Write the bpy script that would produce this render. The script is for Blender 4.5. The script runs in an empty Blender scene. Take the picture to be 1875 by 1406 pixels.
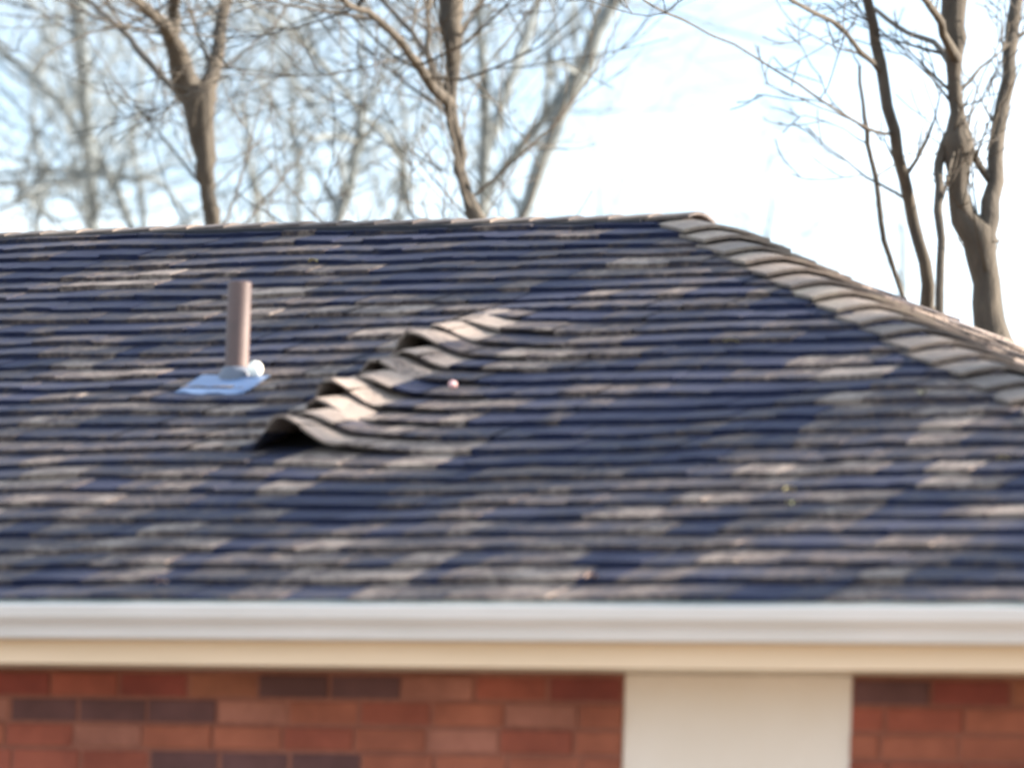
import bpy, math, random
from mathutils import Vector, Matrix, noise as mnoise

R = random.Random(7)
scene = bpy.context.scene
col = scene.collection

# ------------------------------------------------------------------ camera, sky, sun, exposure
YAW, PITCH, ROLL, FPX, DIST, HCAM = 0.4845, 0.0903, 0.0319, 11348.0, 15.5, 0.85
fw = Vector((-math.sin(YAW)*math.cos(PITCH), math.cos(YAW)*math.cos(PITCH), math.sin(PITCH)))
_r = Vector((math.cos(YAW), math.sin(YAW), 0))
_u = _r.cross(fw)
rt = _r*math.cos(ROLL) + _u*math.sin(ROLL)
up = -_r*math.sin(ROLL) + _u*math.cos(ROLL)
CAM = Vector((math.sin(YAW)*DIST, -math.cos(YAW)*DIST, -HCAM))
cam_data = bpy.data.cameras.new("camera")
cam = bpy.data.objects.new("camera", cam_data)
col.objects.link(cam)
m = Matrix((rt, up, -fw)).transposed().to_4x4()
m.translation = CAM
cam.matrix_world = m
cam_data.sensor_width = 36.0
cam_data.lens = FPX/1875*36
cam_data.clip_start = 0.5
cam_data.clip_end = 2000
cam_data.dof.use_dof = True
cam_data.dof.focus_distance = 24.0
cam_data.dof.aperture_fstop = 3.4
cam_data.dof.aperture_blades = 7
scene.camera = cam

CLOUD = 13.0
SUN_EL = math.radians(22.0)
sun_az = Vector((0.842, 0.540, 0)).normalized()
sun_vec = sun_az*math.cos(SUN_EL) + Vector((0, 0, math.sin(SUN_EL)))
world = bpy.data.worlds.new("World")
scene.world = world
world.use_nodes = True
wn, wl = world.node_tree.nodes, world.node_tree.links
bg = wn["Background"]
sky = wn.new("ShaderNodeTexSky")
sky.sky_type = 'NISHITA'
sky.sun_disc = False
sky.sun_elevation = SUN_EL
sky.sun_rotation = math.atan2(sun_az.x, sun_az.y)
sky.altitude = 20
sky.air_density = 1.0
sky.dust_density = 0.6
sky.ozone_density = 4.0
# thin, even veil of high cloud, the same all round the sky
_tc = wn.new("ShaderNodeTexCoord"); _mp = wn.new("ShaderNodeMapping"); _mp.inputs["Scale"].default_value = (1, 1, 2.6)
wl.new(_tc.outputs["Generated"], _mp.inputs["Vector"])
_ns = wn.new("ShaderNodeTexNoise"); _ns.inputs["Scale"].default_value = 5.5; _ns.inputs["Detail"].default_value = 6; _ns.inputs["Roughness"].default_value = .55
wl.new(_mp.outputs[0], _ns.inputs["Vector"])
_rp = wn.new("ShaderNodeMapRange"); _rp.inputs[1].default_value = .36; _rp.inputs[2].default_value = .66; _rp.inputs[3].default_value = .18; _rp.inputs[4].default_value = .66
wl.new(_ns.outputs[0], _rp.inputs[0])
_mx = wn.new("ShaderNodeMix"); _mx.data_type = 'RGBA'
wl.new(_rp.outputs[0], _mx.inputs[0]); wl.new(sky.outputs[0], _mx.inputs[6]); _mx.inputs[7].default_value = (CLOUD*.90, CLOUD*.99, CLOUD*1.06, 1)
wl.new(_mx.outputs[2], bg.inputs["Color"])
bg.inputs["Strength"].default_value = 0.05

sd = bpy.data.lights.new("sun", 'SUN')
sd.energy = 5.0
sd.angle = math.radians(0.6)
sd.color = (1.0, 0.86, 0.72)
sun = bpy.data.objects.new("sun", sd)
col.objects.link(sun)
sun.rotation_euler = sun_vec.to_track_quat('Z', 'Y').to_euler()
sun.location = sun_vec*60

scene.view_settings.view_transform = 'Standard'
scene.view_settings.look = 'None'
scene.view_settings.gamma = 1
scene.view_settings.use_curve_mapping = False
scene.view_settings.exposure = 2.45
scene.render.engine = 'CYCLES'
scene.cycles.filter_width = 2.2

# ------------------------------------------------------------------ helpers
def proj(p):
    d = Vector(p) - CAM
    z = d.dot(fw)
    return 937.5 + FPX*d.dot(rt)/z, 703 - FPX*d.dot(up)/z, z

def ray(px, py):
    return (fw + rt*((px-937.5)/FPX) - up*((py-703)/FPX))

def at(px, py, dist):
    """point seen in this direction at a horizontal distance dist from the camera"""
    d = ray(px, py)
    return CAM + d*(dist/math.hypot(d.x, d.y))

def tag(o, label=None, cat=None, group=None, kind=None):
    if label: o['label'] = label
    if cat: o['category'] = cat
    if group: o['group'] = group
    if kind: o['kind'] = kind
    return o

def empty(name, loc, rz=0):
    o = bpy.data.objects.new(name, None)
    o.location = loc
    o.rotation_euler = (0, 0, rz)
    o.empty_display_size = 0.3
    col.objects.link(o)
    return o

def mesh_obj(name, verts, faces, mat, parent=None, smooth=False, origin=None, attr=None):
    """verts in world coordinates; origin = where the object's own origin sits"""
    org = Vector(origin) if origin is not None else Vector((0, 0, 0))
    me = bpy.data.meshes.new(name)
    me.from_pydata([tuple(Vector(v)-org) for v in verts], [], faces)
    if smooth:
        me.polygons.foreach_set("use_smooth", [True]*len(me.polygons))
    if attr is not None:                       # granule blend plus painted light and shade, one value per face
        a = me.attributes.new("tint", 'FLOAT', 'FACE')
        a.data.foreach_set("value", attr)
    me.materials.append(mat)
    me.update()
    o = bpy.data.objects.new(name, me)
    col.objects.link(o)
    if parent is not None:
        o.parent = parent
        pw = WORLD_LOC.get(parent.name, Vector(parent.location))
        o.location = org - pw
        WORLD_LOC[o.name] = org
    else:
        o.location = org
        WORLD_LOC[o.name] = org
    return o
WORLD_LOC = {}

def box(x0, x1, y0, y1, z0, z1):
    v = [(x0,y0,z0),(x1,y0,z0),(x1,y1,z0),(x0,y1,z0),(x0,y0,z1),(x1,y0,z1),(x1,y1,z1),(x0,y1,z1)]
    f = [(0,3,2,1),(4,5,6,7),(0,1,5,4),(1,2,6,5),(2,3,7,6),(3,0,4,7)]
    return v, f

class MB:
    def __init__(s): s.v, s.f, s.t = [], [], []
    def add(s, vf, tint=None):
        n = len(s.v)
        s.v += list(vf[0])
        s.f += [tuple(i+n for i in f) for f in vf[1]]
        if tint is not None: s.t += [tint]*len(vf[1])
    def build(s, name, mat, parent=None, smooth=False, origin=None):
        return mesh_obj(name, s.v, s.f, mat, parent, smooth, origin, s.t if s.t else None)

def extrude_x(profile, x0, x1, nx=1, closed=True, wob=None):
    v, f = [], []
    n = len(profile)
    for i in range(nx+1):
        x = x0 + (x1-x0)*i/nx
        for (y, z) in profile:
            w = wob(x) if wob else 0
            v.append((x, y, z+w))
    for i in range(nx):
        for j in range(n if closed else n-1):
            a, b = i*n+j, i*n+(j+1) % n
            f.append((a, b, b+n, a+n))
    if closed:
        f.append(tuple(range(n))[::-1])
        f.append(tuple(nx*n+j for j in range(n)))
    return v, f

# ------------------------------------------------------------------ materials
def new_mat(name):
    mt = bpy.data.materials.new(name)
    mt.use_nodes = True
    return mt, mt.node_tree.nodes, mt.node_tree.links, mt.node_tree.nodes["Principled BSDF"]

def ramp(n, stops, interp='LINEAR'):
    r = n.new("ShaderNodeValToRGB")
    r.color_ramp.interpolation = interp
    e = r.color_ramp.elements
    while len(e) < len(stops): e.new(0.5)
    for i, (p, c) in enumerate(stops):
        e[i].position = p
        e[i].color = (*c, 1)
    return r

def tex(n, l, scale, detail=4, rough=0.6, stretch=None, src='pos'):
    t = n.new("ShaderNodeTexNoise")
    t.inputs["Scale"].default_value = scale
    t.inputs["Detail"].default_value = detail
    t.inputs["Roughness"].default_value = rough
    if src == 'pos':
        g = n.new("ShaderNodeNewGeometry").outputs["Position"]
    else:
        g = n.new("ShaderNodeTexCoord").outputs["Object"]
    if stretch:
        mp = n.new("ShaderNodeMapping")
        mp.inputs["Scale"].default_value = stretch
        l.new(g, mp.inputs["Vector"])
        g = mp.outputs[0]
    l.new(g, t.inputs["Vector"])
    return t

def bump(n, l, b, src, strength, dist):
    bp = n.new("ShaderNodeBump")
    bp.inputs["Strength"].default_value = strength
    bp.inputs["Distance"].default_value = dist
    l.new(src, bp.inputs["Height"])
    l.new(bp.outputs[0], b.inputs["Normal"])

def mathn(n, l, op, a, b, clamp=False):
    q = n.new("ShaderNodeMath"); q.operation = op; q.use_clamp = clamp
    for i, s in enumerate((a, b)):
        if hasattr(s, 'is_output'): l.new(s, q.inputs[i])
        else: q.inputs[i].default_value = s
    return q.outputs[0]

def mix_col(n, l, fac, a, b, mode='MIX'):
    q = n.new("ShaderNodeMix"); q.data_type = 'RGBA'; q.blend_type = mode
    for key, s in ((0, fac), (6, a), (7, b)):
        if hasattr(s, 'is_output'): l.new(s, q.inputs[key])
        elif key == 0: q.inputs[key].default_value = s
        else: q.inputs[key].default_value = (*s, 1)
    return q.outputs[2]

def shingle_material(name, stops):
    mt, n, l, b = new_mat(name)
    at_ = n.new("ShaderNodeAttribute"); at_.attribute_name = "tint"
    speck = tex(n, l, 260, 2, 0.7)
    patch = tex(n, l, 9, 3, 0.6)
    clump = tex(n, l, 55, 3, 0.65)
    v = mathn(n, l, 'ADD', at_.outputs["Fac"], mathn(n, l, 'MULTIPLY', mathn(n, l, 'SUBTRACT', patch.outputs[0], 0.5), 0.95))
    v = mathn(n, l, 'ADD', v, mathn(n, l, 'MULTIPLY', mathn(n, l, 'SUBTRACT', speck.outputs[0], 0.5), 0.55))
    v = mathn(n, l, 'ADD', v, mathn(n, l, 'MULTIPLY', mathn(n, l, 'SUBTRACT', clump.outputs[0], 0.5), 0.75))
    rp = ramp(n, stops)
    l.new(v, rp.inputs[0])
    l.new(rp.outputs[0], b.inputs["Base Color"])
    b.inputs["Roughness"].default_value = 0.85
    b.inputs["Specular IOR Level"].default_value = 0.3
    bump(n, l, b, speck.outputs[0], 0.5, 0.002)
    return mt

M_SHINGLE = shingle_material("asphalt_shingle_granules", [(0.0, (.0030, .0055, .023)), (0.34, (.0062, .0115, .041)), (0.54, (.018, .021, .038)), (0.78, (.068, .052, .048)), (1.0, (.21, .175, .152))])
M_CAP = shingle_material("cap_shingle_granules", [(0.0, (.045, .04, .045)), (0.4, (.10, .085, .078)), (0.8, (.17, .14, .12)), (1.0, (.22, .19, .155))])

def plain(name, c, rough=0.5, c2=None, scale=6, metallic=0, bmp=0, stretch=None):
    mt, n, l, b = new_mat(name)
    t = tex(n, l, scale, 5, 0.6, stretch)
    c2 = c2 or tuple(x*0.85 for x in c)
    rp = ramp(n, [(0.35, c2), (0.65, c)])
    l.new(t.outputs[0], rp.inputs[0])
    l.new(rp.outputs[0], b.inputs["Base Color"])
    b.inputs["Roughness"].default_value = rough
    b.inputs["Metallic"].default_value = metallic
    if bmp: bump(n, l, b, t.outputs[0], bmp, 0.004)
    return mt

M_GUTTER = plain("white_painted_aluminium", (.58, .56, .555), 0.38, (.53, .515, .505), 5, stretch=(0.6, 4, 6))
M_FASCIA = plain("cream_white_fascia_paint", (.67, .515, .36), 0.5, (.62, .475, .325), 4, stretch=(0.5, 3, 5))
M_SOFFIT = plain("white_soffit_vinyl", (.62, .54, .42), 0.5)
M_PANEL = plain("off_white_panel_paint", (.66, .59, .52), 0.45, (.63, .555, .475), 3)
M_MORTAR = plain("brick_mortar", (.23, .090, .060), 0.95, (.18, .068, .046), 30, bmp=.4)
M_PIPE = plain("weathered_brown_pipe", (.098, .060, .054), 0.6, (.072, .047, .044), 14)
M_METAL = plain("galvanised_flashing", (.10, .17, .31), 0.5, (.08, .14, .26), 12, metallic=0.1)
M_RUBBER = plain("weathered_boot", (.09, .11, .15), 0.6)
M_DECK = plain("dark_roof_felt", (.015, .015, .017), 0.95)
M_VENT = plain("dark_ridge_vent", (.010, .012, .018), 0.9)
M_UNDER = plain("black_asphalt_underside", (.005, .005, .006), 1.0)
M_EDGE = plain("mossy_drip_edge", (.30, .31, .28), 0.7, (.17, .20, .18), 11, stretch=(.6, 3, 3))
M_GLINT = plain("white_glint", (.90, .90, .80), 0.3, (.88, .88, .76))
M_PINK = plain("pale_pink_glint", (.78, .48, .46), 0.45, (.60, .34, .34), 60)
M_LEAF = plain("dry_yellow_leaf", (.62, .55, .28), 0.8, (.50, .44, .20), 40)
M_PEACH = plain("dry_peach_leaf", (.75, .52, .38), 0.8, (.62, .40, .28), 40)

def bark(name, c1, c2):
    mt, n, l, b = new_mat(name)
    t = tex(n, l, 9, 6, 0.65, (1.6, 1.6, 0.5))
    rp = ramp(n, [(0.3, c1), (0.7, c2)])
    l.new(t.outputs[0], rp.inputs[0])
    l.new(rp.outputs[0], b.inputs["Base Color"])
    b.inputs["Roughness"].default_value = 0.9
    bump(n, l, b, t.outputs[0], 0.8, 0.03)
    return mt
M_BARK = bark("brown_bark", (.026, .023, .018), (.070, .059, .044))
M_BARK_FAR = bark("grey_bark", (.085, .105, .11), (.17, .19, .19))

def brick_mat(name, c, c2):
    mt, n, l, b = new_mat(name)
    t = tex(n, l, 13, 6, 0.75)
    oi = n.new("ShaderNodeObjectInfo")
    rp = ramp(n, [(0.3, c2), (0.72, c)])
    l.new(t.outputs[0], rp.inputs[0])
    st = tex(n, l, 4.5, 4, 0.6)
    gr = ramp(n, [(0.35, (.78, .74, .72)), (0.65, (1.18, 1.2, 1.22))])
    l.new(st.outputs[0], gr.inputs[0])
    l.new(mix_col(n, l, 1.0, rp.outputs[0], gr.outputs[0], 'MULTIPLY'), b.inputs["Base Color"])
    b.inputs["Roughness"].default_value = 0.9
    bump(n, l, b, t.outputs[0], 0.6, 0.004)
    return mt
BR = {
 'red':   brick_mat("red_brick",   (.26, .070, .040), (.20, .050, .030)),
 'rust':  brick_mat("rust_brick",  (.28, .090, .050), (.23, .070, .040)),
 'brown': brick_mat("brown_brick", (.24, .085, .045), (.19, .066, .036)),
 'pink':  brick_mat("pink_brick",  (.29, .115, .078), (.23, .088, .060)),
 'deep':  brick_mat("deep_red_brick", (.20, .042, .028), (.15, .032, .022)),
 'dark':  brick_mat("dark_purple_brick", (.105, .045, .042), (.08, .034, .033)),
}

# ------------------------------------------------------------------ ground
GZ = -2.45
mt, n, l, b = new_mat("winter_lawn")
t1 = tex(n, l, 0.35, 5, 0.6); t2 = tex(n, l, 14, 4, 0.7)
rp = ramp(n, [(0.3, (.11, .09, .055)), (0.55, (.21, .155, .095)), (0.8, (.17, .13, .085))])
l.new(mathn(n, l, 'ADD', mathn(n, l, 'MULTIPLY', t1.outputs[0], .6), mathn(n, l, 'MULTIPLY', t2.outputs[0], .4)), rp.inputs[0])
l.new(rp.outputs[0], b.inputs["Base Color"]); b.inputs["Roughness"].default_value = 1
bump(n, l, b, t2.outputs[0], .6, .03)
gv, gf = [], []
N = 40
for i in range(N+1):
    for j in range(N+1):
        x, y = -700+1400*i/N, -700+1400*j/N
        d = max(0, math.hypot(x, y)-60)
        gv.append((x, y, GZ + min(d*.01, 1.5)*mnoise.noise(Vector((x*.01, y*.01, 0)))))
for i in range(N):
    for j in range(N):
        a = i*(N+1)+j
        gf.append((a, a+N+1, a+N+2, a+1))
tag(mesh_obj("ground", gv, gf, mt), kind='structure')
mt, n, l, b = new_mat("driveway_concrete")
t = tex(n, l, 3, 6, .65); rp = ramp(n, [(0.3, (.25, .22, .19)), (0.7, (.34, .31, .27))])
l.new(t.outputs[0], rp.inputs[0]); l.new(rp.outputs[0], b.inputs["Base Color"]); b.inputs["Roughness"].default_value = .95
v, f = box(-4.5, 1.8, -14, -0.6, GZ-.15, GZ+.03)
tag(mesh_obj("driveway", v, f, mt), kind='structure')

# ------------------------------------------------------------------ house
TH = 0.3548
CT, ST = math.cos(TH), math.sin(TH)
TT = math.tan(TH)
L = 4.013                    # run from the eave to the ridge
HX = -1.503                  # right end of the ridge
XR = HX + L                  # right eave corner
XL = -13.0                   # left eave corner
XRL = XL + L
RZ = L*TT                    # ridge height above the eave
YB = 2*L
house = empty("brick_house", (-5.0, 0.0, GZ))
tag(house, "red brick house with a low dark shingled hip roof and white gutter", "house")

# roof deck (felt under the shingles); the roof is the part, the shingles its pieces
def P(x, s, h=0.0):
    return Vector((x, s*CT - h*ST, s*ST + h*CT))
def unroof(px, py, h=0.0):
    """(x, s) on the front roof plane seen at this picture point"""
    d = ray(px, py)
    nrm = Vector((0, -ST, CT))
    t = (nrm*h - CAM).dot(nrm)/d.dot(nrm)
    q = CAM + d*t - nrm*h
    return q.x, q.y/CT

dz = -0.012
A, B_, C_, D_ = (XL, 0, dz), (XR, 0, dz), (XR, YB, dz), (XL, YB, dz)
E_, F_ = (XRL, L, RZ+dz), (HX, L, RZ+dz)
lo = [(p[0], p[1], p[2]-.09) for p in (A, B_, C_, D_)]
roof = mesh_obj("roof", [A, B_, C_, D_, E_, F_]+lo+[(p[0], p[1], p[2]-.10) for p in (B_, C_, D_, E_, F_)],
    [(0,1,5,4), (1,10,14,5), (4,5,14,13), (10,11,14), (11,12,13,14), (3,0,4), (6,9,8,7), (0,6,7,1), (1,7,8,2), (2,8,9,3), (3,9,6,0)], M_DECK, house, origin=(-5, L, 0))

# gentle unevenness of the old decking
def wave(x, s):
    v = Vector((x*0.75, s*0.9, 3.1))
    w = 0.014*mnoise.noise(v) + 0.0080*mnoise.noise(Vector((x*2.3, s*1.9, 7.7))) + 0.0022*mnoise.noise(Vector((x*6.0, s*5.0, 1.7)))
    return w

EXPO = (L/CT)/30.0
NC = 30
# the buckled ridge of lifted shingles: its foot line on the roof
foot_px = [(510, 838), (600, 768), (702, 702), (792, 645), (852, 604), (905, 575)]
foot = [unroof(*p) for p in foot_px]
K0 = int(foot[0][1]/EXPO) + 1
K1 = K0 + 12
def crest_x(s):
    if s <= foot[0][1]:
        a, b2 = foot[0], foot[1]
    elif s >= foot[-1][1]:
        a, b2 = foot[-2], foot[-1]
    else:
        for a, b2 in zip(foot, foot[1:]):
            if a[1] <= s <= b2[1]: break
    return a[0] + (b2[0]-a[0])*(s-a[1])/(b2[1]-a[1])
LIFT = {0: 2.0, 1: .25, 2: .62, 3: .95, 4: .2, 5: .7, 6: .35, 7: .9, 8: .5, 9: .65, 10: .8, 11: .3, 12: .15}
BASE = [.068, .064, .062, .080, .060, .062, .052, .070, .056, .050, .045, .03, .02]
SHIFT = {0: .03, 1: .05, 2: .03, 3: .0, 4: .07, 5: .03, 6: .08, 7: .01, 8: .05, 9: .08, 10: .04, 11: .12, 12: .18}
def smooth01(t):
    t = max(0.0, min(1.0, t)); return t*t*(3-2*t)
def lift(k, x, s, v):
    """how far course k stands off the plane at x; v = 0 at its lower edge, 1 at its top"""
    j = k - K0
    if j < 0: return 0.0
    if j > 12: return 0.0
    c = crest_x((k+0.2)*EXPO) + SHIFT[j]*.6
    d = x - c
    left, right = (.11 if j == 0 else .075), 0.150 + .03*math.sin(j*2.1)
    g = smooth01(1+d/left) if d < 0 else .78*smooth01(1-d/right)+.22*smooth01(1-d/.42)
    base = .88*BASE[j] * g
    curl = 0.014 * LIFT[j] * g * (1-v)**1.1
    broad = 0.010*math.exp(-max(0, d)/0.42)*(1 if d > 0 else math.exp(d/.08))*(1-.8*v)
    fade = 1 if j < 9 else max(0, 1-(j-8)/3.2)
    return (base + curl + broad)*fade

def hip_x(s):
    return HX + L - s*CT
def hipl_x(s):
    return XL + s*CT

def shingle_geo(k, x0, x1, hh, tint, jit):
    s0 = k*EXPO - (0.018 if k == 0 else 0.0)
    vs = [0.0, 0.45, 1.0, 1.8]
    near = abs((x0+x1)/2 - crest_x((k+.3)*EXPO)) < 0.75 and K0 <= k <= K1
    nx = max(2, int((x1-x0)/(0.022 if near else 0.07)))
    v, f, t = [], [], []
    for a in range(nx+1):
        x = x0 + (x1-x0)*a/nx
        for q, vv in enumerate(vs):
            s = s0 + vv*EXPO + (jit + JR.uniform(-.0035, .0035) if q == 0 else 0)
            s = min(s, L/CT-.01)
            xx = min(max(x, hipl_x(s)+.02), hip_x(s)-.02)
            h = hh*(1-vv/1.8) + (JR.uniform(-.0016, .0016) if q == 0 else 0) + wave(xx, s) + lift(k, xx, s, min(1, vv))
            v.append(P(xx, s, h))
        # lower lip
        s = s0 + jit
        xx = min(max(x, hipl_x(s)+.02), hip_x(s)-.02)
        lf = lift(k, xx, s, 0)
        h = wave(xx, s) + lf + (0.0005 if lf < .004 else hh-.0085)
        v.append(P(xx, s+.001, h))
    m_ = len(vs)+1
    for a in range(nx):
        for q in range(len(vs)-1):
            i = a*m_+q
            f.append((i, i+m_, i+m_+1, i+1))
        i = a*m_
        f.append((i+m_, i, i+4, i+m_+4))
        # underside of the butt so a lifted shingle is closed below
    for a in (0, nx):
        i = a*m_
        f.append((i, i+1, i+2, i+4) if a == 0 else (i+4, i+2, i+1, i))
    nd = 0
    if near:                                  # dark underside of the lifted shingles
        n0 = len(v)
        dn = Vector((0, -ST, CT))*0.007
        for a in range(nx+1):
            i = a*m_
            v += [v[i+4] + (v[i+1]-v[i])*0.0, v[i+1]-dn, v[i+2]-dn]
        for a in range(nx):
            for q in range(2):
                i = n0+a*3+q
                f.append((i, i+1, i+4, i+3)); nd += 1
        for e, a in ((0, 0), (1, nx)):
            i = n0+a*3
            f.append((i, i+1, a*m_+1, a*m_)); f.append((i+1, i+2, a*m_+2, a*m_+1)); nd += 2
    ND[id(f)] = nd
    return v, f

ND = {}
JR = random.Random(77)
pieces = []
for k in range(NC):
    xa, xb = hipl_x(k*EXPO), hip_x(k*EXPO)
    x = xb - R.uniform(0, .15)
    ends = [xb]
    if x < xb-.03: ends.append(x)
    run = R.choice([0, 1])
    while x > xa:
        run = 1-run
        w = R.uniform(.10, .22) if run else R.uniform(.07, .16)
        if K0 <= k <= K0+10 and abs(x-crest_x((k+.5)*EXPO)-.1) < .22: w = R.uniform(.075, .13)
        elif R.random() < .12: w += R.uniform(.1, .25)
        x -= w
        ends.append(max(x, xa))
    for i, (xe, xs) in enumerate(zip(ends, ends[1:])):
        if xe-xs < .03: continue
        xm, sm = (xe+xs)/2, (k+.5)*EXPO
        raised = (i % 2 == 0)
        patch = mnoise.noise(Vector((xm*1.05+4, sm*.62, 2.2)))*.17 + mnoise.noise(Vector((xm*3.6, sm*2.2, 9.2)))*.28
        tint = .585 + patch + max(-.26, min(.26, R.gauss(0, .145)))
        if K0 <= k <= K0+9 and xs < crest_x(sm)+.11 and xe > crest_x(sm)-.01: tint = max(tint, .98)+R.uniform(0, .16)  # crest flank lightened: sunlit highlight painted into the tint
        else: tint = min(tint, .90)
        tint += (.02 if raised else -.03)
        if k >= NC-4: tint -= .13  # shade along the ridge painted in: top courses darker
        tint = max(.02, min(1.15, tint))
        hh = (.0265 if raised else .0240) + R.uniform(-.0015, .002)
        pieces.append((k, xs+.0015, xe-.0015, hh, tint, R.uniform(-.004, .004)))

def shown_area(p):
    k, x0, x1 = p[0], p[1], p[2]
    a = proj(P(x0, k*EXPO)); b2 = proj(P(x1, (k+1)*EXPO))
    u0, u1 = max(0, a[0]), min(1875, b2[0]); w0, w1 = max(0, b2[1]), min(1406, a[1])
    if u1 <= u0 or w1 <= w0: return 0
    return (u1-u0)*(w1-w0)
order = sorted(range(len(pieces)), key=lambda i: -shown_area(pieces[i]))
as_part = set(order[:300])
rest = MB()
for i, p in enumerate(pieces):
    v, f = shingle_geo(*p)
    if i in as_part:
        cx = P((p[1]+p[2])/2, p[0]*EXPO)
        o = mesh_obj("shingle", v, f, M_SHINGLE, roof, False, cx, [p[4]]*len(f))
        nd = ND[id(f)]
        if nd:
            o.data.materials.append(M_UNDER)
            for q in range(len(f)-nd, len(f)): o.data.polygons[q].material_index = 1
    else:
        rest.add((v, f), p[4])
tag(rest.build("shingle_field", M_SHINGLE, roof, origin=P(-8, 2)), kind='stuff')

# right, back and left slopes: stepped courses
def slope_courses(name, a0, a1, top0, top1, seed, tmean=.5):
    """courses on a slope whose eave runs a0->a1 and whose top runs top0->top1"""
    rr = random.Random(seed)
    mb = MB()
    a0, a1, top0, top1 = map(Vector, (a0, a1, top0, top1))
    nrm = (a1-a0).cross(top0-a0).normalized()
    def sag(p):
        """the old decking hangs a little towards the rear right hip"""
        t = max(0, min(1, p.z/RZ))
        yh = L*(1-0) - (L-(XR-p.x)) if p.x > HX else L
        w = smooth01((p.y-(XR-p.x))/max(.2, YB-2*(XR-p.x))) if p.x > HX and p.y < YB-(XR-p.x)+.02 else max(0, 1-max(0, (YB-(XR-p.x))-p.y)*0 - max(0, (XR-p.x)-(YB-p.y))/1.5)
        return p - Vector((0, 0, .085*math.sin(math.pi*t)**1.5*w)) if 0 < t < 1 else p
    for k in range(NC):
        t0, t1 = k/NC, min(1, (k+1.6)/NC)
        l0, l1 = a0.lerp(top0, t0), a1.lerp(top1, t0)
        u0, u1 = a0.lerp(top0, t1), a1.lerp(top1, t1)
        n_ = max(1, int((l1-l0).length/.24))
        for i in range(n_):
            f0, f1 = i/n_, (i+1)/n_
            hh = .011 + rr.uniform(0, .006)
            p0, p1, q1, q0 = l0.lerp(l1, f0), l0.lerp(l1, f1), u0.lerp(u1, f1), u0.lerp(u1, f0)
            p0, p1, q1, q0 = sag(p0), sag(p1), sag(q1), sag(q0)
            mb.add(([p0+nrm*hh, p1+nrm*hh, q1+nrm*.002, q0+nrm*.002, p0, p1], [(0,1,2,3), (4,5,1,0)]), max(.05, min(.95, rr.gauss(tmean, .14))))
    o = mb.build(name, M_SHINGLE, roof, origin=tuple((a0+a1)/2))
    tag(o, kind='stuff')
slope_courses("shingle_field", (XR, 0, 0), (XR, YB, 0), (HX, L, RZ), (HX, L+.01, RZ), 3, .86)  # sunlit look of this slope painted in with a lighter mean tint
slope_courses("shingle_field", (XR, YB, 0), (XL, YB, 0), (HX, L, RZ), (XRL, L, RZ), 4)
slope_courses("shingle_field", (XL, YB, 0), (XL, 0, 0), (XRL, L+.01, RZ), (XRL, L, RZ), 5)

# hip caps and ridge caps: bent shingles lapped up the hip / along the ridge
def cap(name, p0, dirv, n1, n2, side1, length, wing1, wing2, tint, h0, h1, droop):
    """a bent cap: p0 lower end on the fold line, dirv along it, side1/side2 point down each slope"""
    v, f = [], []
    prof = []
    W = 7
    for i in range(W):
        a = -1 + 2*i/(W-1)
        prof.append(a)
    side2 = side1[1]; side1 = side1[0]
    rows = [0.0, .5, 1.0]
    for layer in (0, 1):
        for r_ in rows:
            h = h0 + (h1-h0)*r_ - (0.011 if layer else 0)
            for a in prof:
                if a < 0: off = side1*(-a*wing1); nn = (n1*(.5-.5*a*1.0)+n2*(.5+.5*a)).normalized()
                else: off = side2*(a*wing2); nn = (n2*(.5+.5*a)+n1*(.5-.5*a)).normalized()
                rnd = -.010*(1-min(1, abs(a)*2.4))       # rounded fold
                v.append(p0 + dirv*(length*r_ + droop*abs(a)*(1-r_)) + off + nn*(h+.006+rnd - (.004*abs(a))))
    R3 = len(rows)*W
    for r_ in range(len(rows)-1):
        for i in range(W-1):
            a = r_*W+i
            f.append((a, a+1, a+W+1, a+W))
            f.append((R3+a, R3+a+W, R3+a+W+1, R3+a+1))
    for i in range(W-1):
        f.append((i, R3+i, R3+i+1, i+1))
    for r_ in range(len(rows)-1):
        a, b2 = r_*W, r_*W+W-1
        f.append((a, a+W, R3+a+W, R3+a)); f.append((b2, R3+b2, R3+b2+W, b2+W))
    return mesh_obj(name, v, f, M_CAP, roof, False, p0, [tint]*len(f))

nF = Vector((0, -ST, CT)); nR = Vector((ST, 0, CT)); nBk = Vector((0, ST, CT)); nL = Vector((-ST, 0, CT))
hipdir = Vector((-1, 1, TT)).normalized()
sF = hipdir.cross(nF); sR = hipdir.cross(nR)
if sF.y > 0: sF = -sF
if sR.x < 0: sR = -sR
# perpendicular-to-hip directions lying in each slope
if sF.x > 0: sF = Vector((-abs(sF.x), sF.y, sF.z))
sF = (hipdir.cross(nF)); sF = sF if sF.x < 0 else -sF
sR = (hipdir.cross(nR)); sR = sR if sR.y > 0 else -sR
hiplen = (Vector((HX, L, RZ))-Vector((XR, 0, 0))).length
HE = 0.212
nh = int(hiplen/HE)
for i in range(nh):
    p0 = Vector((XR, 0, 0)) + hipdir*(i*HE)
    ln = min(.29, hiplen-i*HE+.06)
    t_ = max(.15, min(.95, .58+R.gauss(0, .16)))
    if 0.42 < i/nh < .5: t_ -= .2
    w1 = .165 - .050*i/nh + R.uniform(-.006, .006)
    cap("hip_cap_shingle", p0, (hipdir+Vector((R.uniform(-.012,.012),0,0))).normalized(), nF, nR, (sF, sR), ln, w1, w1+.05, t_+.15, .040+R.uniform(0, .005), .014, R.uniform(-.004, .01))
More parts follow.
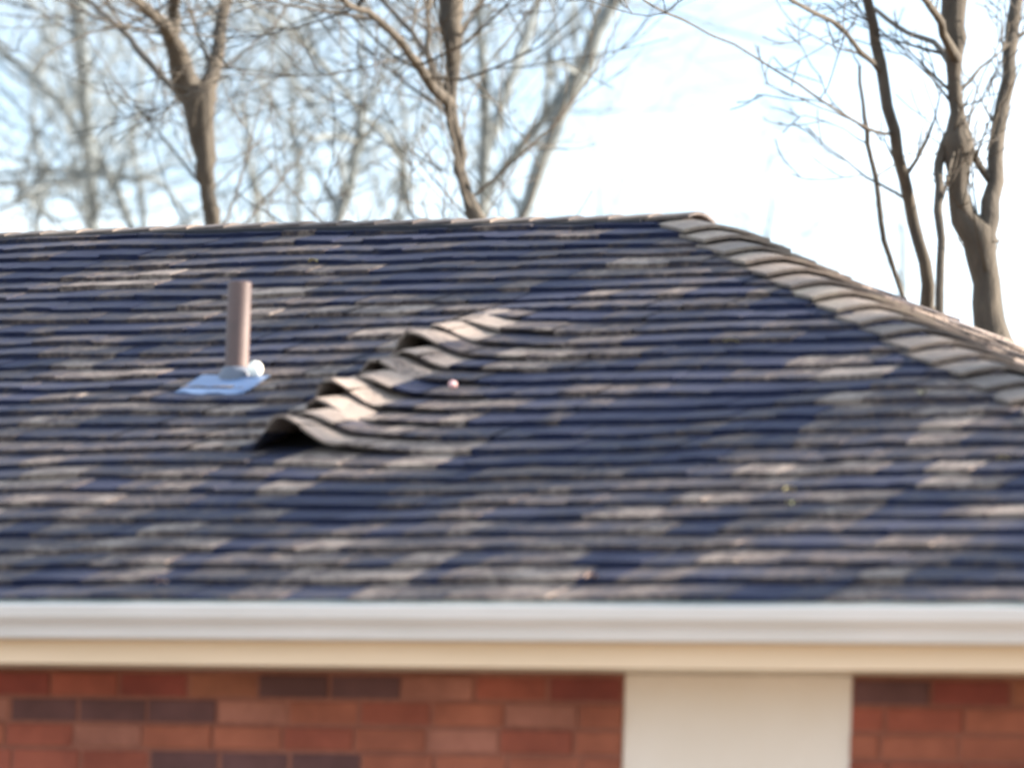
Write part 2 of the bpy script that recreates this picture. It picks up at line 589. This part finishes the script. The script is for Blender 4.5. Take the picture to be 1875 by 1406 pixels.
# ridge vent under the ridge caps
v, f = [], []
prof = [(L-.125, -.125*TT+.002), (L-.121, -.125*TT+.036), (L, .016), (L+.121, -.125*TT+.036), (L+.125, -.125*TT+.002)]
v, f = extrude_x([(y, z+RZ) for y, z in prof], XRL+.1, HX-.10, 60, wob=lambda x: .010*mnoise.noise(Vector((x*.8, 0, 5))))
mesh_obj("ridge_vent", v, f, M_VENT, roof, origin=(-5, L, RZ))
n_ = int((HX-XRL)/.143)
sdn, sdb = Vector((0, -math.cos(.26), -math.sin(.26))), Vector((0, math.cos(.26), -math.sin(.26)))
for i in range(n_+1):
    p0 = Vector((HX+.06-i*.143, L, RZ+.013+.010*mnoise.noise(Vector(((HX-i*.143)*.8, 0, 5)))))
    cap("ridge_cap_shingle", p0, Vector((-1, 0, 0)), nF, nBk, (sdn, sdb), .25, .10, .10, max(.15, min(.8, R.gauss(.42, .12))), .016, .004, 0)

# drip edge, fascia, gutter, soffit
v, f = extrude_x([(-.028, -.016), (-.028, .004), (.03, .024), (.03, -.002)], XL, XR, 80, wob=lambda x: .002*mnoise.noise(Vector((x*3, 1, 5))))
mesh_obj("drip_edge", v, f, M_EDGE, house, origin=(-5, 0, 0))
v, f = box(XL, XR, -.022, .0, -.158, -.020)
mesh_obj("fascia_board", v, f, M_FASCIA, house, origin=(-5, 0, -.1))
def wobg(x): return .0018*mnoise.noise(Vector((x*.9, 2, 5)))
gp = [(y, (z+.0)*.82-.016) for y, z in [(-.024, -.008), (-.024, -.098), (-.088, -.098), (-.092, -.092), (-.094, -.075), (-.103, -.058), (-.121, -.044), (-.131, -.034),
      (-.134, -.024), (-.134, -.008), (-.137, -.004), (-.137, .006), (-.126, .008), (-.125, .000), (-.130, -.002), (-.130, -.024), (-.119, -.040), (-.100, -.054), (-.090, -.074), (-.086, -.094), (-.028, -.094), (-.028, -.008)]]
for (ga, gb) in ((XL-.1, XR+.12),):
    v, f = extrude_x(gp, ga, gb, max(4, int((gb-ga)/.25)), wob=wobg)
    mesh_obj("gutter", v, f[:-2], M_GUTTER, house, True, origin=((ga+gb)/2, -.08, 0))
WY = 0.35
v, f = box(XL+.02, XR-.02, .003, WY+.02, -.152, -.140)
mesh_obj("soffit", v, f, M_SOFFIT, house, origin=(-5, .17, -.17))
# side and back fascia
for bx in (box(XR-.022, XR, .003, YB, -.158, -.020), box(XL, XL+.022, .003, YB, -.158, -.020), box(XL+.025, XR-.025, YB-.022, YB, -.158, -.020)):
    mesh_obj("fascia_board", bx[0], bx[1], M_FASCIA, house, origin=bx[0][0])

# front wall of individual bricks on a mortar bed, with a white panel let in
def unwall(px, py):
    d = ray(px, py); t = (WY-CAM.y)/d.y
    q = CAM+d*t
    return q.x, q.z
PX0, PX1 = unwall(1137, 1320)[0], unwall(1557, 1320)[0]
mw = WY+.005
for bx in (box(XL+.4, PX0, mw, mw+.14, GZ, -.154), box(PX1, XR-.4, mw, mw+.14, GZ, -.154)):
    mesh_obj("brick_wall", bx[0], bx[1], M_MORTAR, house, origin=bx[0][0])
walls = [o for o in col.objects if o.name.startswith("brick_wall")]
v, f = box(PX0+.001, PX1-.001, mw+.008, mw+.10, GZ+.05, -.154)
mesh_obj("white_panel", v, f, M_PANEL, house, origin=((PX0+PX1)/2, WY, -1))
COURSE = .0677
ztop = unwall(600, 1277)[1]                   # bottom of the first full course of bricks
row_z = lambda r_: ztop - r_*COURSE           # lower face of course r
x_ref = [unwall(475, 1255)[0], unwall(145, 1300)[0], unwall(390, 1345)[0], unwall(275, 1390)[0]]
def brick_kind(px, r_):
    dk = {0: [(530, 60), (663, 60), (1625, 25), (1868, 20)], 1: [(55, 60), (200, 60), (338, 60), (1860, 30)], 2: [], 3: [(320, 55), (470, 40), (592, 45)]}
    for c, w in dk.get(r_, []):
        if abs(px-c) < w*.75: return 'dark'
    dp = {0: [(20, 40), (230, 50), (1065, 60), (1780, 40)], 1: [(1655, 45)], 3: [(60, 50), (1600, 40)]}
    for c, w in dp.get(r_, []):
        if abs(px-c) < w: return 'deep' if r_ == 0 else 'red'
    if r_ == 0 and px > 1650: return 'brown'
    return None
far = {}
cnt = 0
for r_ in range(-1, 35):
    z1 = min(row_z(r_)+COURSE-.010, -.155); z0 = row_z(r_)
    if z1-z0 < .012 or z0 < GZ: continue
    ref = x_ref[r_] if 0 <= r_ < 4 else x_ref[0] + (.1067 if r_ % 2 else 0)
    nstart = math.ceil((XL+.4-ref)/.2134)
    i = nstart-1
    while True:
        xa, xb = ref+i*.2134, ref+i*.2134+.2034
        i += 1
        if xa > XR-.4: break
        for (wa, wb) in ((XL+.4, PX0), (PX1, XR-.4)):
            a_, b__ = max(xa, wa), min(xb, wb)
            if b__-a_ < .02: continue
            pr = proj((.5*(a_+b__), WY, .5*(z0+z1)))
            kind = brick_kind(pr[0], r_) or R.choices(['red', 'rust', 'brown', 'pink', 'deep', 'dark'], [34, 34, 5, 22, 6, 5 if r_ > 3 or r_ < 0 else 0])[0]
            yo = WY + R.uniform(-.003, .003)
            e_ = .003
            bv = [(a_, yo+e_, z0), (b__, yo+e_, z0), (b__, yo+e_, z1), (a_, yo+e_, z1),
                  (a_+e_, yo, z0+e_), (b__-e_, yo, z0+e_), (b__-e_, yo, z1-e_), (a_+e_, yo, z1-e_),
                  (a_, mw+.002, z0), (b__, mw+.002, z0), (b__, mw+.002, z1), (a_, mw+.002, z1)]
            bf = [(4,5,6,7), (0,1,5,4), (1,2,6,5), (2,3,7,6), (3,0,4,7), (8,9,1,0), (9,10,2,1), (10,11,3,2), (11,8,0,3)]
            if -350 < pr[0] < 2225 and r_ < 6 and cnt < 295:
                par = walls[0] if b__ <= PX0+.001 else walls[1]
                mesh_obj("brick", bv, bf, BR[kind], par, origin=(a_, WY, z0)); cnt += 1
            else:
                far.setdefault(kind, MB()).add((bv, bf))
for kd, mb in far.items():
    tag(mb.build("brick_field", BR[kd], walls[0], origin=(-5, WY, -1)), kind='stuff')
# the other walls
mt, n, l, b = new_mat("brick_pattern_far_walls")
bt = n.new("ShaderNodeTexBrick")
bt.inputs["Color1"].default_value = (.36, .11, .065, 1); bt.inputs["Color2"].default_value = (.25, .07, .045, 1); bt.inputs["Mortar"].default_value = (.36, .27, .21, 1)
bt.inputs["Scale"].default_value = 1; bt.inputs["Brick Width"].default_value = .2134; bt.inputs["Row Height"].default_value = .0677; bt.inputs["Mortar Size"].default_value = .005
g = n.new("ShaderNodeNewGeometry"); sp = n.new("ShaderNodeSeparateXYZ"); cb = n.new("ShaderNodeCombineXYZ")
l.new(g.outputs["Position"], sp.inputs[0]); l.new(mathn(n, l, 'ADD', sp.outputs[0], sp.outputs[1]), cb.inputs[0]); l.new(sp.outputs[2], cb.inputs[1]); l.new(cb.outputs[0], bt.inputs["Vector"])
l.new(bt.outputs[0], b.inputs["Base Color"]); b.inputs["Roughness"].default_value = .9
for bx in (box(XR-.54, XR-.4, mw+.142, YB-.36, GZ, -.154), box(XL+.4, XL+.54, mw+.142, YB-.36, GZ, -.154), box(XL+.54, XR-.54, YB-.5, YB-.36, GZ, -.154)):
    mesh_obj("outer_wall", bx[0], bx[1], mt, house, origin=bx[0][0])

# ------------------------------------------------------------------ vent pipe and its flashing
vx, vs_ = unroof(434, 700)
base = P(vx, vs_, .015)
def ring(c, r_, z, n_=24, ax=Vector((0, 0, 1))):
    return [c + Vector((r_*math.cos(2*math.pi*i/n_), r_*math.sin(2*math.pi*i/n_), z)) for i in range(n_)]
def lathe(c, prof, n_=24):
    v, f = [], []
    for (r_, z) in prof: v += ring(c, r_, z, n_)
    for j in range(len(prof)-1):
        for i in range(n_):
            a, b2 = j*n_+i, j*n_+(i+1) % n_
            f.append((a, b2, b2+n_, a+n_))
    return v, f
v, f = lathe(base, [(.0355, -.06), (.0355, .280), (.0345, .285), (.030, .285), (.030, .10)])
vent = mesh_obj("vent_pipe", v, f, M_PIPE, house, True, base)
v, f = lathe(base, [(.062, -.035), (.058, -.010), (.050, .012), (.042, .026), (.038, .030), (.0362, .026)])
mesh_obj("pipe_boot", v, f, M_RUBBER, vent, True, base)
fl0x, fl0s = unroof(322, 730); fl1x, _ = unroof(452, 726)
v, f = [], []
NX, NS = 8, 6
for i in range(NX+1):
    for j in range(NS+1):
        x = fl0x + (fl1x-fl0x)*i/NX
        s = fl0s + .17*j/NS
        k = s/EXPO
        v.append(P(x, s, .020 + wave(x, s) + .010*smooth01(j/NS) + (.004 if j == 0 else 0)*math.sin(i*1.7)))
for i in range(NX):
    for j in range(NS):
        a = i*(NS+1)+j
        f.append((a, a+NS+1, a+NS+2, a+1))
n0 = len(v)
for i in range(NX+1):
    v.append(v[i*(NS+1)] - nF*.012)
for i in range(NX):
    f.append((n0+i, n0+i+1, (i+1)*(NS+1), i*(NS+1)))
mesh_obj("pipe_flashing", v, f, M_METAL, vent, False, base)

# ------------------------------------------------------------------ small things on the roof: glint stand-ins and dry leaves
def sphere(c, r_, sq=1.0, n_=20, m_=12):
    v, f = [], []
    for j in range(m_+1):
        ph = math.pi*j/m_
        for i in range(n_):
            th = 2*math.pi*i/n_
            v.append(c + Vector((r_*math.sin(ph)*math.cos(th), r_*math.sin(ph)*math.sin(th), r_*sq*math.cos(ph))))
    for j in range(m_):
        for i in range(n_):
            a, b2 = j*n_+i, j*n_+(i+1) % n_
            f.append((a, a+n_, b2+n_, b2))
    return v, f
bx_, bs_ = unroof(471, 702)
bc = P(bx_, bs_, .022+.022)
v, f = sphere(bc, .0235)
o = mesh_obj("glint_ball", v, f, M_GLINT, None, True, bc)  # sun glint by the pipe, built as a solid white sphere
tag(o, "small round white ball standing in for a sun glint at the foot of the brown vent pipe", "glint_ball")
bx_, bs_ = unroof(832, 726)
bc = P(bx_, bs_, .036)
v, f = sphere(bc, .0125, .9)
o = mesh_obj("glint_bead", v, f, M_PINK, None, True, bc)  # small pink glint on the shingles, built as a solid sphere
tag(o, "tiny pale pink round bead standing in for a glint right of the lifted shingles", "glint_bead")

def leaf(px, py, size, mat, label, rz):
    x, s = unroof(px, py)
    c = P(x, s, .024+wave(x, s))
    v, f = [], []
    NL = 6
    for i in range(NL+1):
        t = i/NL
        w = size*.42*math.sin(math.pi*min(1, t*.92+.06))**.8
        for a in (-1, 0, 1):
            lx, ly = size*(t-.5), a*w*(1+.25*math.sin(i*2.3+a))
            lz = .006*math.sin(t*3)+.006*abs(a)
            q = Vector((lx*math.cos(rz)-ly*math.sin(rz), lx*math.sin(rz)+ly*math.cos(rz), lz))
            v.append(c+q)
    for i in range(NL):
        for a in range(2):
            k = i*3+a
            f.append((k, k+3, k+4, k+1))
    o = mesh_obj("leaf", v, f, mat, None, True, c)
    tag(o, label, "leaf", "dry leaves scattered on the roof")
leaf(1340, 645, 0.041, M_LEAF, "yellowish leaf shape standing in for a stained shingle tab high on the roof well below the upper end of the hip", .3)  # leaf shape added where a shingle tab is stained yellow
leaf(1690, 742, 0.041, M_LEAF, "curled yellow leaf close to the line of hip caps at the right", 1.9)
leaf(1448, 915, 0.031, M_LEAF, "upper of two yellow leaves in the lower right part of the roof", .9)
leaf(1448, 944, 0.027, M_LEAF, "lower of two yellow leaves in the lower right part of the roof", 2.5)
leaf(575, 497, 0.031, M_LEAF, "small yellow leaf near the ridge, up and right of the vent pipe", .1)
leaf(1838, 858, 0.031, M_LEAF, "small yellow leaf at the right edge of the photo below the hip", .4)
leaf(298, 1086, 0.034, M_PEACH, "pale peach leaf caught on the eave just above the left of the gutter", .2)
leaf(1085, 1076, 0.031, M_PEACH, "pale pinkish leaf on the lowest shingles just above the middle of the gutter", .9)

# ------------------------------------------------------------------ trees
def tube(mb, pts, rads, sides=6, wob=0.0, rr=R):
    rings = []
    n0 = len(mb.v)
    prev = None
    for i, p in enumerate(pts):
        d = (pts[min(i+1, len(pts)-1)] - pts[max(i-1, 0)])
        if d.length < 1e-6: d = Vector((0, 0, 1))
        d.normalize()
        if prev is None:
            a = d.orthogonal().normalized()
        else:
            a = (prev - d*prev.dot(d))
            a = a.normalized() if a.length > 1e-5 else d.orthogonal().normalized()
        prev = a
        b2 = d.cross(a)
        for k in range(sides):
            t = 2*math.pi*k/sides
            r_ = rads[i]*(1+wob*rr.uniform(-1, 1))
            mb.v.append(p + a*(r_*math.cos(t)) + b2*(r_*math.sin(t)))
    for i in range(len(pts)-1):
        for k in range(sides):
            a, b2 = n0+i*sides+k, n0+i*sides+(k+1) % sides
            mb.f.append((a, b2, b2+sides, a+sides))
    mb.f.append(tuple(n0+(len(pts)-1)*sides+k for k in range(sides)))

def resample(pts, rads, step):
    """smooth a polyline and give it little bends"""
    op, orr = [], []
    for i in range(len(pts)-1):
        p0 = pts[max(i-1, 0)]; p1 = pts[i]; p2 = pts[i+1]; p3 = pts[min(i+2, len(pts)-1)]
        n_ = max(2, int((p2-p1).length/step))
        for j in range(n_):
            t = j/n_
            q = .5*((2*p1)+(-p0+p2)*t+(2*p0-5*p1+4*p2-p3)*t*t+(-p0+3*p1-3*p2+p3)*t**3)
            op.append(q); orr.append(rads[i]+(rads[i+1]-rads[i])*t)
    op.append(pts[-1]); orr.append(rads[-1])
    return op, orr

def grow(mb, p, d, length, r0, level, rr, dens, upw=.25, rmin=.0035):
    """a twig with side twigs"""
    n_ = 5 if level else 4
    pts, rads = [p], [r0]
    q = p.copy(); dd = d.normalized()
    for i in range(n_):
        dd = (dd + Vector((rr.gauss(0, .13), rr.gauss(0, .13), rr.gauss(0, .10)+upw*.3))).normalized()
        q = q + dd*(length/n_)
        pts.append(q.copy()); rads.append(max(rmin, r0*(1-(i+1)/n_*.82)))
    tube(mb, pts, rads, 4 if r0 > .015 else 3)
    if level <= 0: return
    kids = max(2, int(dens*(1.0 if level > 1 else .8)*rr.uniform(.8, 1.25)))
    for k in range(kids):
        t = rr.uniform(.18, 1.0)
        i = min(n_-1, int(t*n_)); ft = t*n_-i
        pp = pts[i].lerp(pts[i+1], ft)
        ax = (pts[i+1]-pts[i]).normalized()
        side = Vector((rr.gauss(0, 1), rr.gauss(0, 1), rr.gauss(0, .7)))
        side = (side - ax*side.dot(ax)).normalized()
        a = rr.uniform(.45, 1.0)
        grow(mb, pp, ax*math.cos(a)+side*math.sin(a), length*rr.uniform(.38, .68), max(rmin, rads[i]*.55), level-1, rr, dens, upw, rmin)

def build_tree(name, label, dist, trunk, limbs, mat, seed, group="bare trees behind the roof", twig=None, extra_top=True, cat="tree"):
    """trunk / limbs: lists of (px, py, width_px[, depth offset in m]) at the tree's own distance"""
    rr = random.Random(seed)
    sc = dist/math.cos(.09)/FPX
    wk = 1.22 if mat is M_BARK else 1.35
    def conv(pl):
        pts = [at(q[0], q[1], dist + (q[3] if len(q) > 3 else 0)) for q in pl]
        rads = [q[2]*.5*sc*wk for q in pl]
        return pts, rads
    pts, rads = conv(trunk)
    low = pts[0]
    g0 = Vector((low.x + rr.uniform(-.3, .3), low.y + rr.uniform(-.3, .3), GZ-.1))
    r0 = max(rads[0], .07)
    pts = [g0, g0.lerp(low, .06), g0.lerp(low, .2), g0.lerp(low, .4), g0.lerp(low, .6), g0.lerp(low, .78), g0.lerp(low, .91), g0.lerp(low, .97)] + pts
    rads = [r0*2.2, r0*1.6, r0*1.4, r0*1.3, r0*1.2, r0*1.1, r0, rads[0]] + rads
    root = empty(name, (g0.x, g0.y, GZ))
    tag(root, label, cat, group)
    tw = MB()
    tp = twig or dict(n=10, len=1.5, lev=2, dens=4, r=.02)
    def carry_on(pts, rads):
        """the stem goes on above the picture and thins out"""
        d = (pts[-1]-pts[-2]).normalized(); q = pts[-1].copy(); r_ = rads[-1]
        hgt = rr.uniform(3.0, 5.0)
        for i in range(6):
            d = (d + Vector((rr.gauss(0, .1), rr.gauss(0, .1), .12))).normalized()
            q = q + d*(hgt/6); r_ *= .74
            pts.append(q.copy()); rads.append(max(.01, r_))
    def put(nm, pts, rads, cont):
        if cont: carry_on(pts, rads)
        a, b2 = resample(pts, rads, .16)
        a = [p + Vector((rr.gauss(0, .006), rr.gauss(0, .006), 0)) for p in a]
        mb = MB(); tube(mb, a, b2, 9, .06, rr)
        mb.build(nm, mat, root, True, a[0])
        return a, b2
    a, b2 = put("trunk", pts, rads, extra_top and trunk[-1][1] <= 5)
    stems = [(a, b2)]
    for lb in limbs:
        p_, r_ = conv(lb)
        stems.append(put("limb", p_, r_, extra_top and lb[-1][1] <= 5))
    zlow = at(937, 470, dist).z
    for (a, b2) in stems:
        cand = [i for i in range(1, len(a)) if a[i].z > zlow-1.0]
        if not cand: continue
        n_ = int(tp['n']*max(.4, min(2.5, len(cand)*.16/2.5)))
        for q in range(n_):
            i = rr.choice(cand)
            ax = (a[i]-a[i-1]).normalized()
            side = Vector((rr.gauss(0, 1), rr.gauss(0, 1), rr.gauss(0, .3)))
            side = (side-ax*side.dot(ax)).normalized()
            an = rr.uniform(.5, 1.15)
            ln = tp['len']*rr.uniform(.5, 1.3)
            grow(tw, a[i], ax*math.cos(an)+side*math.sin(an), ln, min(b2[i]*.6, tp['r']*rr.uniform(.5, 1.3)), tp['lev'], rr, tp['dens'])
    if tw.v:
        o = tw.build("twigs", mat, root, False, a[0])
        tag(o, kind='stuff')
    return root

build_tree("bare_tree", "brown forked tree trunk standing behind the ridge above the vent pipe", 38,
  [(388, 440, 24), (386, 385, 27), (381, 370, 24), (378, 335, 24), (372, 290, 33), (368, 230, 42), (362, 180, 56), (362, 158, 60)],
  [[(352, 175, 44, 0), (330, 118, 36, -.1), (316, 66, 27, -.2), (318, 30, 20, -.2), (319, 0, 17, -.3)],
   [(374, 178, 38, 0), (388, 140, 26, .1), (399, 85, 22, .2), (407, 40, 20, .3), (414, 0, 18, .4)],
   [(316, 70, 20, -.2), (298, 40, 20, -.5), (270, 15, 17, -.8), (243, 0, 14, -1.1)],
   [(340, 195, 10, 0), (318, 165, 11, .4), (272, 115, 12, .8), (235, 70, 11, 1.3), (195, 30, 10, 1.9), (160, 0, 9, 2.4)]],
  M_BARK, 11, twig=dict(n=8, len=1.2, lev=2, dens=3.5, r=.012))
build_tree("bare_tree", "slender brown wavy trunk rising behind the middle of the ridge", 35,
  [(878, 440, 40), (872, 405, 30), (858, 365, 20), (850, 335, 17), (842, 285, 20), (832, 235, 20), (826, 190, 21), (827, 130, 22), (829, 85, 27), (826, 40, 35), (824, 0, 38)],
  [[(824, 190, 20, 0), (806, 175, 18, -.2), (782, 142, 16, -.5), (752, 98, 13, -.9), (715, 56, 12, -1.3), (672, 22, 10, -1.7), (628, 0, 9, -2.2)],
   [(812, 180, 12, .1), (790, 118, 11, .4), (770, 80, 10, .8), (735, 40, 9, 1.2), (700, 0, 8, 1.6)],
   [(806, 176, 10, 0), (784, 90, 9, .2), (786, 40, 8, .3), (782, 0, 8, .4)]],
  M_BARK, 12, twig=dict(n=12, len=1.4, lev=2, dens=4.5, r=.013))
build_tree("bare_tree", "many-stemmed dark tree beyond the hip at the right edge of the photo", 31,
  [(1822, 640, 60), (1812, 590, 52), (1806, 520, 42), (1800, 470, 46), (1792, 430, 56), (1765, 400, 42), (1757, 350, 30), (1757, 300, 40), (1752, 262, 46), (1754, 205, 22), (1747, 140, 22), (1748, 70, 34), (1748, 0, 40)],
  [[(1708, 610, 30, .3), (1700, 560, 24, .3), (1694, 480, 20, .2), (1675, 408, 19, .2), (1653, 325, 18, .1), (1638, 240, 18, 0), (1621, 155, 18, 0), (1604, 78, 17, 0), (1592, 0, 15, -.1)],
   [(1722, 620, 15, -.3), (1720, 540, 13, -.3), (1722, 440, 13, -.2), (1720, 340, 14, -.1), (1722, 300, 15, 0), (1742, 250, 24, 0)],
   [(1800, 445, 44, 0), (1812, 400, 30, 0), (1820, 335, 26, .1), (1829, 240, 24, .2), (1846, 140, 22, .3), (1854, 78, 22, .4), (1867, 0, 20, .5)],
   [(1812, 330, 14, .1), (1796, 305, 12, .1), (1778, 270, 13, 0), (1764, 225, 16, 0)],
   [(1751, 110, 20, 0), (1727, 62, 13, -.3), (1712, 25, 12, -.5), (1692, 0, 10, -.8)],
   [(1746, 120, 14, 0), (1708, 78, 9, .4), (1660, 60, 8, .9), (1606, 20, 8, 1.4), (1590, 0, 7, 1.8)],
   [(1660, 560, 7, .8), (1640, 500, 8, .7), (1618, 440, 9, .6), (1606, 360, 9, .5), (1596, 290, 8, .5), (1586, 240, 8, .4), (1578, 190, 6, .4), (1574, 120, 5, .4)],
   [(1612, 130, 9, 0), (1576, 95, 8, -.3), (1545, 55, 7, -.6), (1500, 28, 7, -.9), (1450, 0, 6, -1.2)],
   [(1636, 245, 6, 0), (1590, 238, 5, -.3), (1500, 182, 3.6, -.8), (1420, 128, 3.4, -1.2), (1340, 82, 3.2, -1.6), (1245, 36, 3, -2.1), (1180, 0, 3, -2.6)]],
  M_BARK, 13, twig=dict(n=5, len=.5, lev=2, dens=2.6, r=.011))
build_tree("bare_tree", "pale grey trunk crossed by a slanting branch at the left edge of the photo", 62,
  [(172, 440, 16), (170, 380, 17), (165, 320, 20), (160, 240, 18), (154, 160, 20), (148, 80, 20), (138, 0, 22)],
  [[(242, 420, 13, 0), (215, 350, 14, .2), (190, 310, 15, .4), (152, 255, 15, .8), (110, 190, 13, 1.2), (55, 135, 12, 1.8), (0, 88, 11, 2.4), (-60, 30, 9, 3)],
   [(200, 322, 8, .3), (150, 318, 8, .8), (80, 312, 8, 1.6), (0, 318, 7, 2.6), (-60, 320, 6, 3.4)],
   [(160, 330, 8, 0), (100, 335, 8, -.8), (55, 355, 8, -1.8), (0, 385, 7, -3)],
   [(205, 325, 8, .3), (245, 328, 8, .2), (290, 330, 7, .4), (330, 380, 7, .6), (345, 415, 7, .6)]],
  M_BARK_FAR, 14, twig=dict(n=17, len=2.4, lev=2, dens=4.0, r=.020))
build_tree("bare_tree", "pale tree with two slanting stems leaning right behind the ridge", 58,
  [(955, 440, 22), (962, 385, 20), (976, 340, 22), (994, 290, 24), (1022, 222, 24), (1052, 150, 28), (1078, 110, 26), (1094, 60, 24), (1122, 8, 20), (1128, 0, 20)],
  [[(890, 390, 12, .5), (900, 340, 13, .5), (942, 284, 15, .4), (992, 222, 15, .2), (1046, 150, 18, 0)],
   [(882, 400, 14, -.4), (886, 290, 17, -.5), (889, 190, 15, -.7), (883, 110, 12, -.9), (880, 50, 11, -1), (878, 0, 10, -1.2)],
   [(890, 290, 13, .2), (925, 175, 15, .5), (950, 105, 16, .8), (968, 55, 13, 1), (986, 0, 12, 1.2)],
   [(1062, 135, 8, 0), (1030, 120, 7, -.5), (1000, 112, 6, -1)]],
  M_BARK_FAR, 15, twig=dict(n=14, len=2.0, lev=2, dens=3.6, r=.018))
build_tree("bare_tree", "short grey-green leaning stem in the thicket behind the ridge", 52,
  [(612, 440, 16), (620, 400, 16), (636, 360, 17), (645, 320, 14), (656, 260, 14), (662, 205, 13)],
  [[(650, 260, 9, 0), (620, 250, 9, -.6), (570, 255, 8, -1.2)],
   [(660, 215, 8, 0), (700, 240, 8, .6), (740, 300, 9, 1), (748, 390, 10, 1.2)],
   [(655, 205, 8, 0), (600, 130, 8, -.5), (545, 70, 7, -1), (470, 20, 7, -1.5), (440, 0, 6, -1.8)]],
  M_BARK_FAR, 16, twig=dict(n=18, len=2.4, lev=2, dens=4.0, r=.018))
for i, (px, dd, top, lab, nn) in enumerate([
   (70, 80, 60, "thin pale sapling farthest left in the tangle behind the ridge", 18),
   (265, 74, 120, "thin pale sapling between the grey trunk and the forked brown trunk", 22),
   (470, 70, 190, "thin pale sapling just right of the forked brown trunk", 22),
   (560, 78, 120, "thin pale sapling midway between the forked trunk and the leaning stem", 24),
   (735, 72, 150, "thin pale sapling between the leaning stem and the wavy trunk", 26),
   (1105, 66, 285, "low bushy sapling behind the ridge right of the pale slanting stems", 14),
   (1400, 60, 290, "low faint sapling behind the hip in the open white sky", 14),
   (1655, 58, 330, "faint sapling behind the left stem of the many-stemmed tree", 8)]):
    rr = random.Random(40+i)
    x = px; pl = [(px, 460, 13 if i < 5 else 7)]
    y = 460
    while y > top:
        y -= 70; x += rr.uniform(-16, 16)
        pl.append((x, y, max(5, 12-(460-y)*.018) if i < 5 else max(1.5, 6-(460-y)*.03)))
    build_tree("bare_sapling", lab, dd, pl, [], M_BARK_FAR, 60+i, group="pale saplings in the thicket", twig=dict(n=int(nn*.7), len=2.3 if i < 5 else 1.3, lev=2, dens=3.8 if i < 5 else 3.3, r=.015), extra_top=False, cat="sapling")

# a bare tree beyond the right end of the house, its branches shading the shingles
def side_tree(x, y, hgt, seed, label):
    rr = random.Random(seed)
    root = empty("bare_tree", (x, y, GZ))
    tag(root, label, "tree", "bare trees to the right of the house")
    pts = [Vector((x, y, GZ-.1)), Vector((x+.05, y, GZ+1)), Vector((x+.1, y+.1, GZ+3)), Vector((x, y+.1, GZ+5)), Vector((x+.2, y, GZ+hgt*.75)), Vector((x+.1, y+.2, GZ+hgt))]
    a, b2 = resample(pts, [.42, .32, .27, .23, .15, .04], .2)
    mb = MB(); tube(mb, a, b2, 9, .05, rr); mb.build("trunk", M_BARK, root, True, a[0])
    tw = MB()
    for k in range(16):
        i = rr.randint(int(len(a)*.35), len(a)-2)
        an = rr.uniform(0, 2*math.pi)
        d = Vector((math.cos(an), math.sin(an), rr.uniform(.4, 1.2))).normalized()
        p = a[i]; ln = rr.uniform(1.8, 3.4)
        q = [p, p+d*ln*.4, p+d*ln*.75+Vector((0, 0, .15)), p+d*ln+Vector((0, 0, .5))]
        a2, c2 = resample(q, [b2[i]*.6, b2[i]*.42, b2[i]*.3, .012], .2)
        m2 = MB(); tube(m2, a2, c2, 6, .05, rr); m2.build("limb", M_BARK, root, True, p)
        for j in range(5):
            e = rr.choice(a2[2:])
            grow(tw, e, (d+Vector((rr.gauss(0, .6), rr.gauss(0, .6), .3))).normalized(), rr.uniform(.7, 1.4), .016, 2, rr, 3.5)
    tag(tw.build("twigs", M_BARK, root, False, a[0]), kind='stuff')

def shade_spot(px, py, T):
    x, sl = unroof(px, py)
    return x + sun_az.x*T, sl*CT + sun_az.y*T
for k, (px, py, T, h, lab) in enumerate([
   (250, 955, 17, 13, "bare tree right of the house, standing nearest to the camera side"),
   (1500, 775, 14, 12, "bare tree right of the house, standing nearest to its end wall"),
   (1400, 455, 16, 14, "bare tree right of the house, tallest of those near the end wall"),
   (1660, 1050, 15, 12, "bare tree off the front right corner of the house"),
   (300, 480, 24, 15, "tall bare tree right of the house, farthest from it")]):
    x, y = shade_spot(px, py, T)
    side_tree(x, y, h, 5+k, lab)
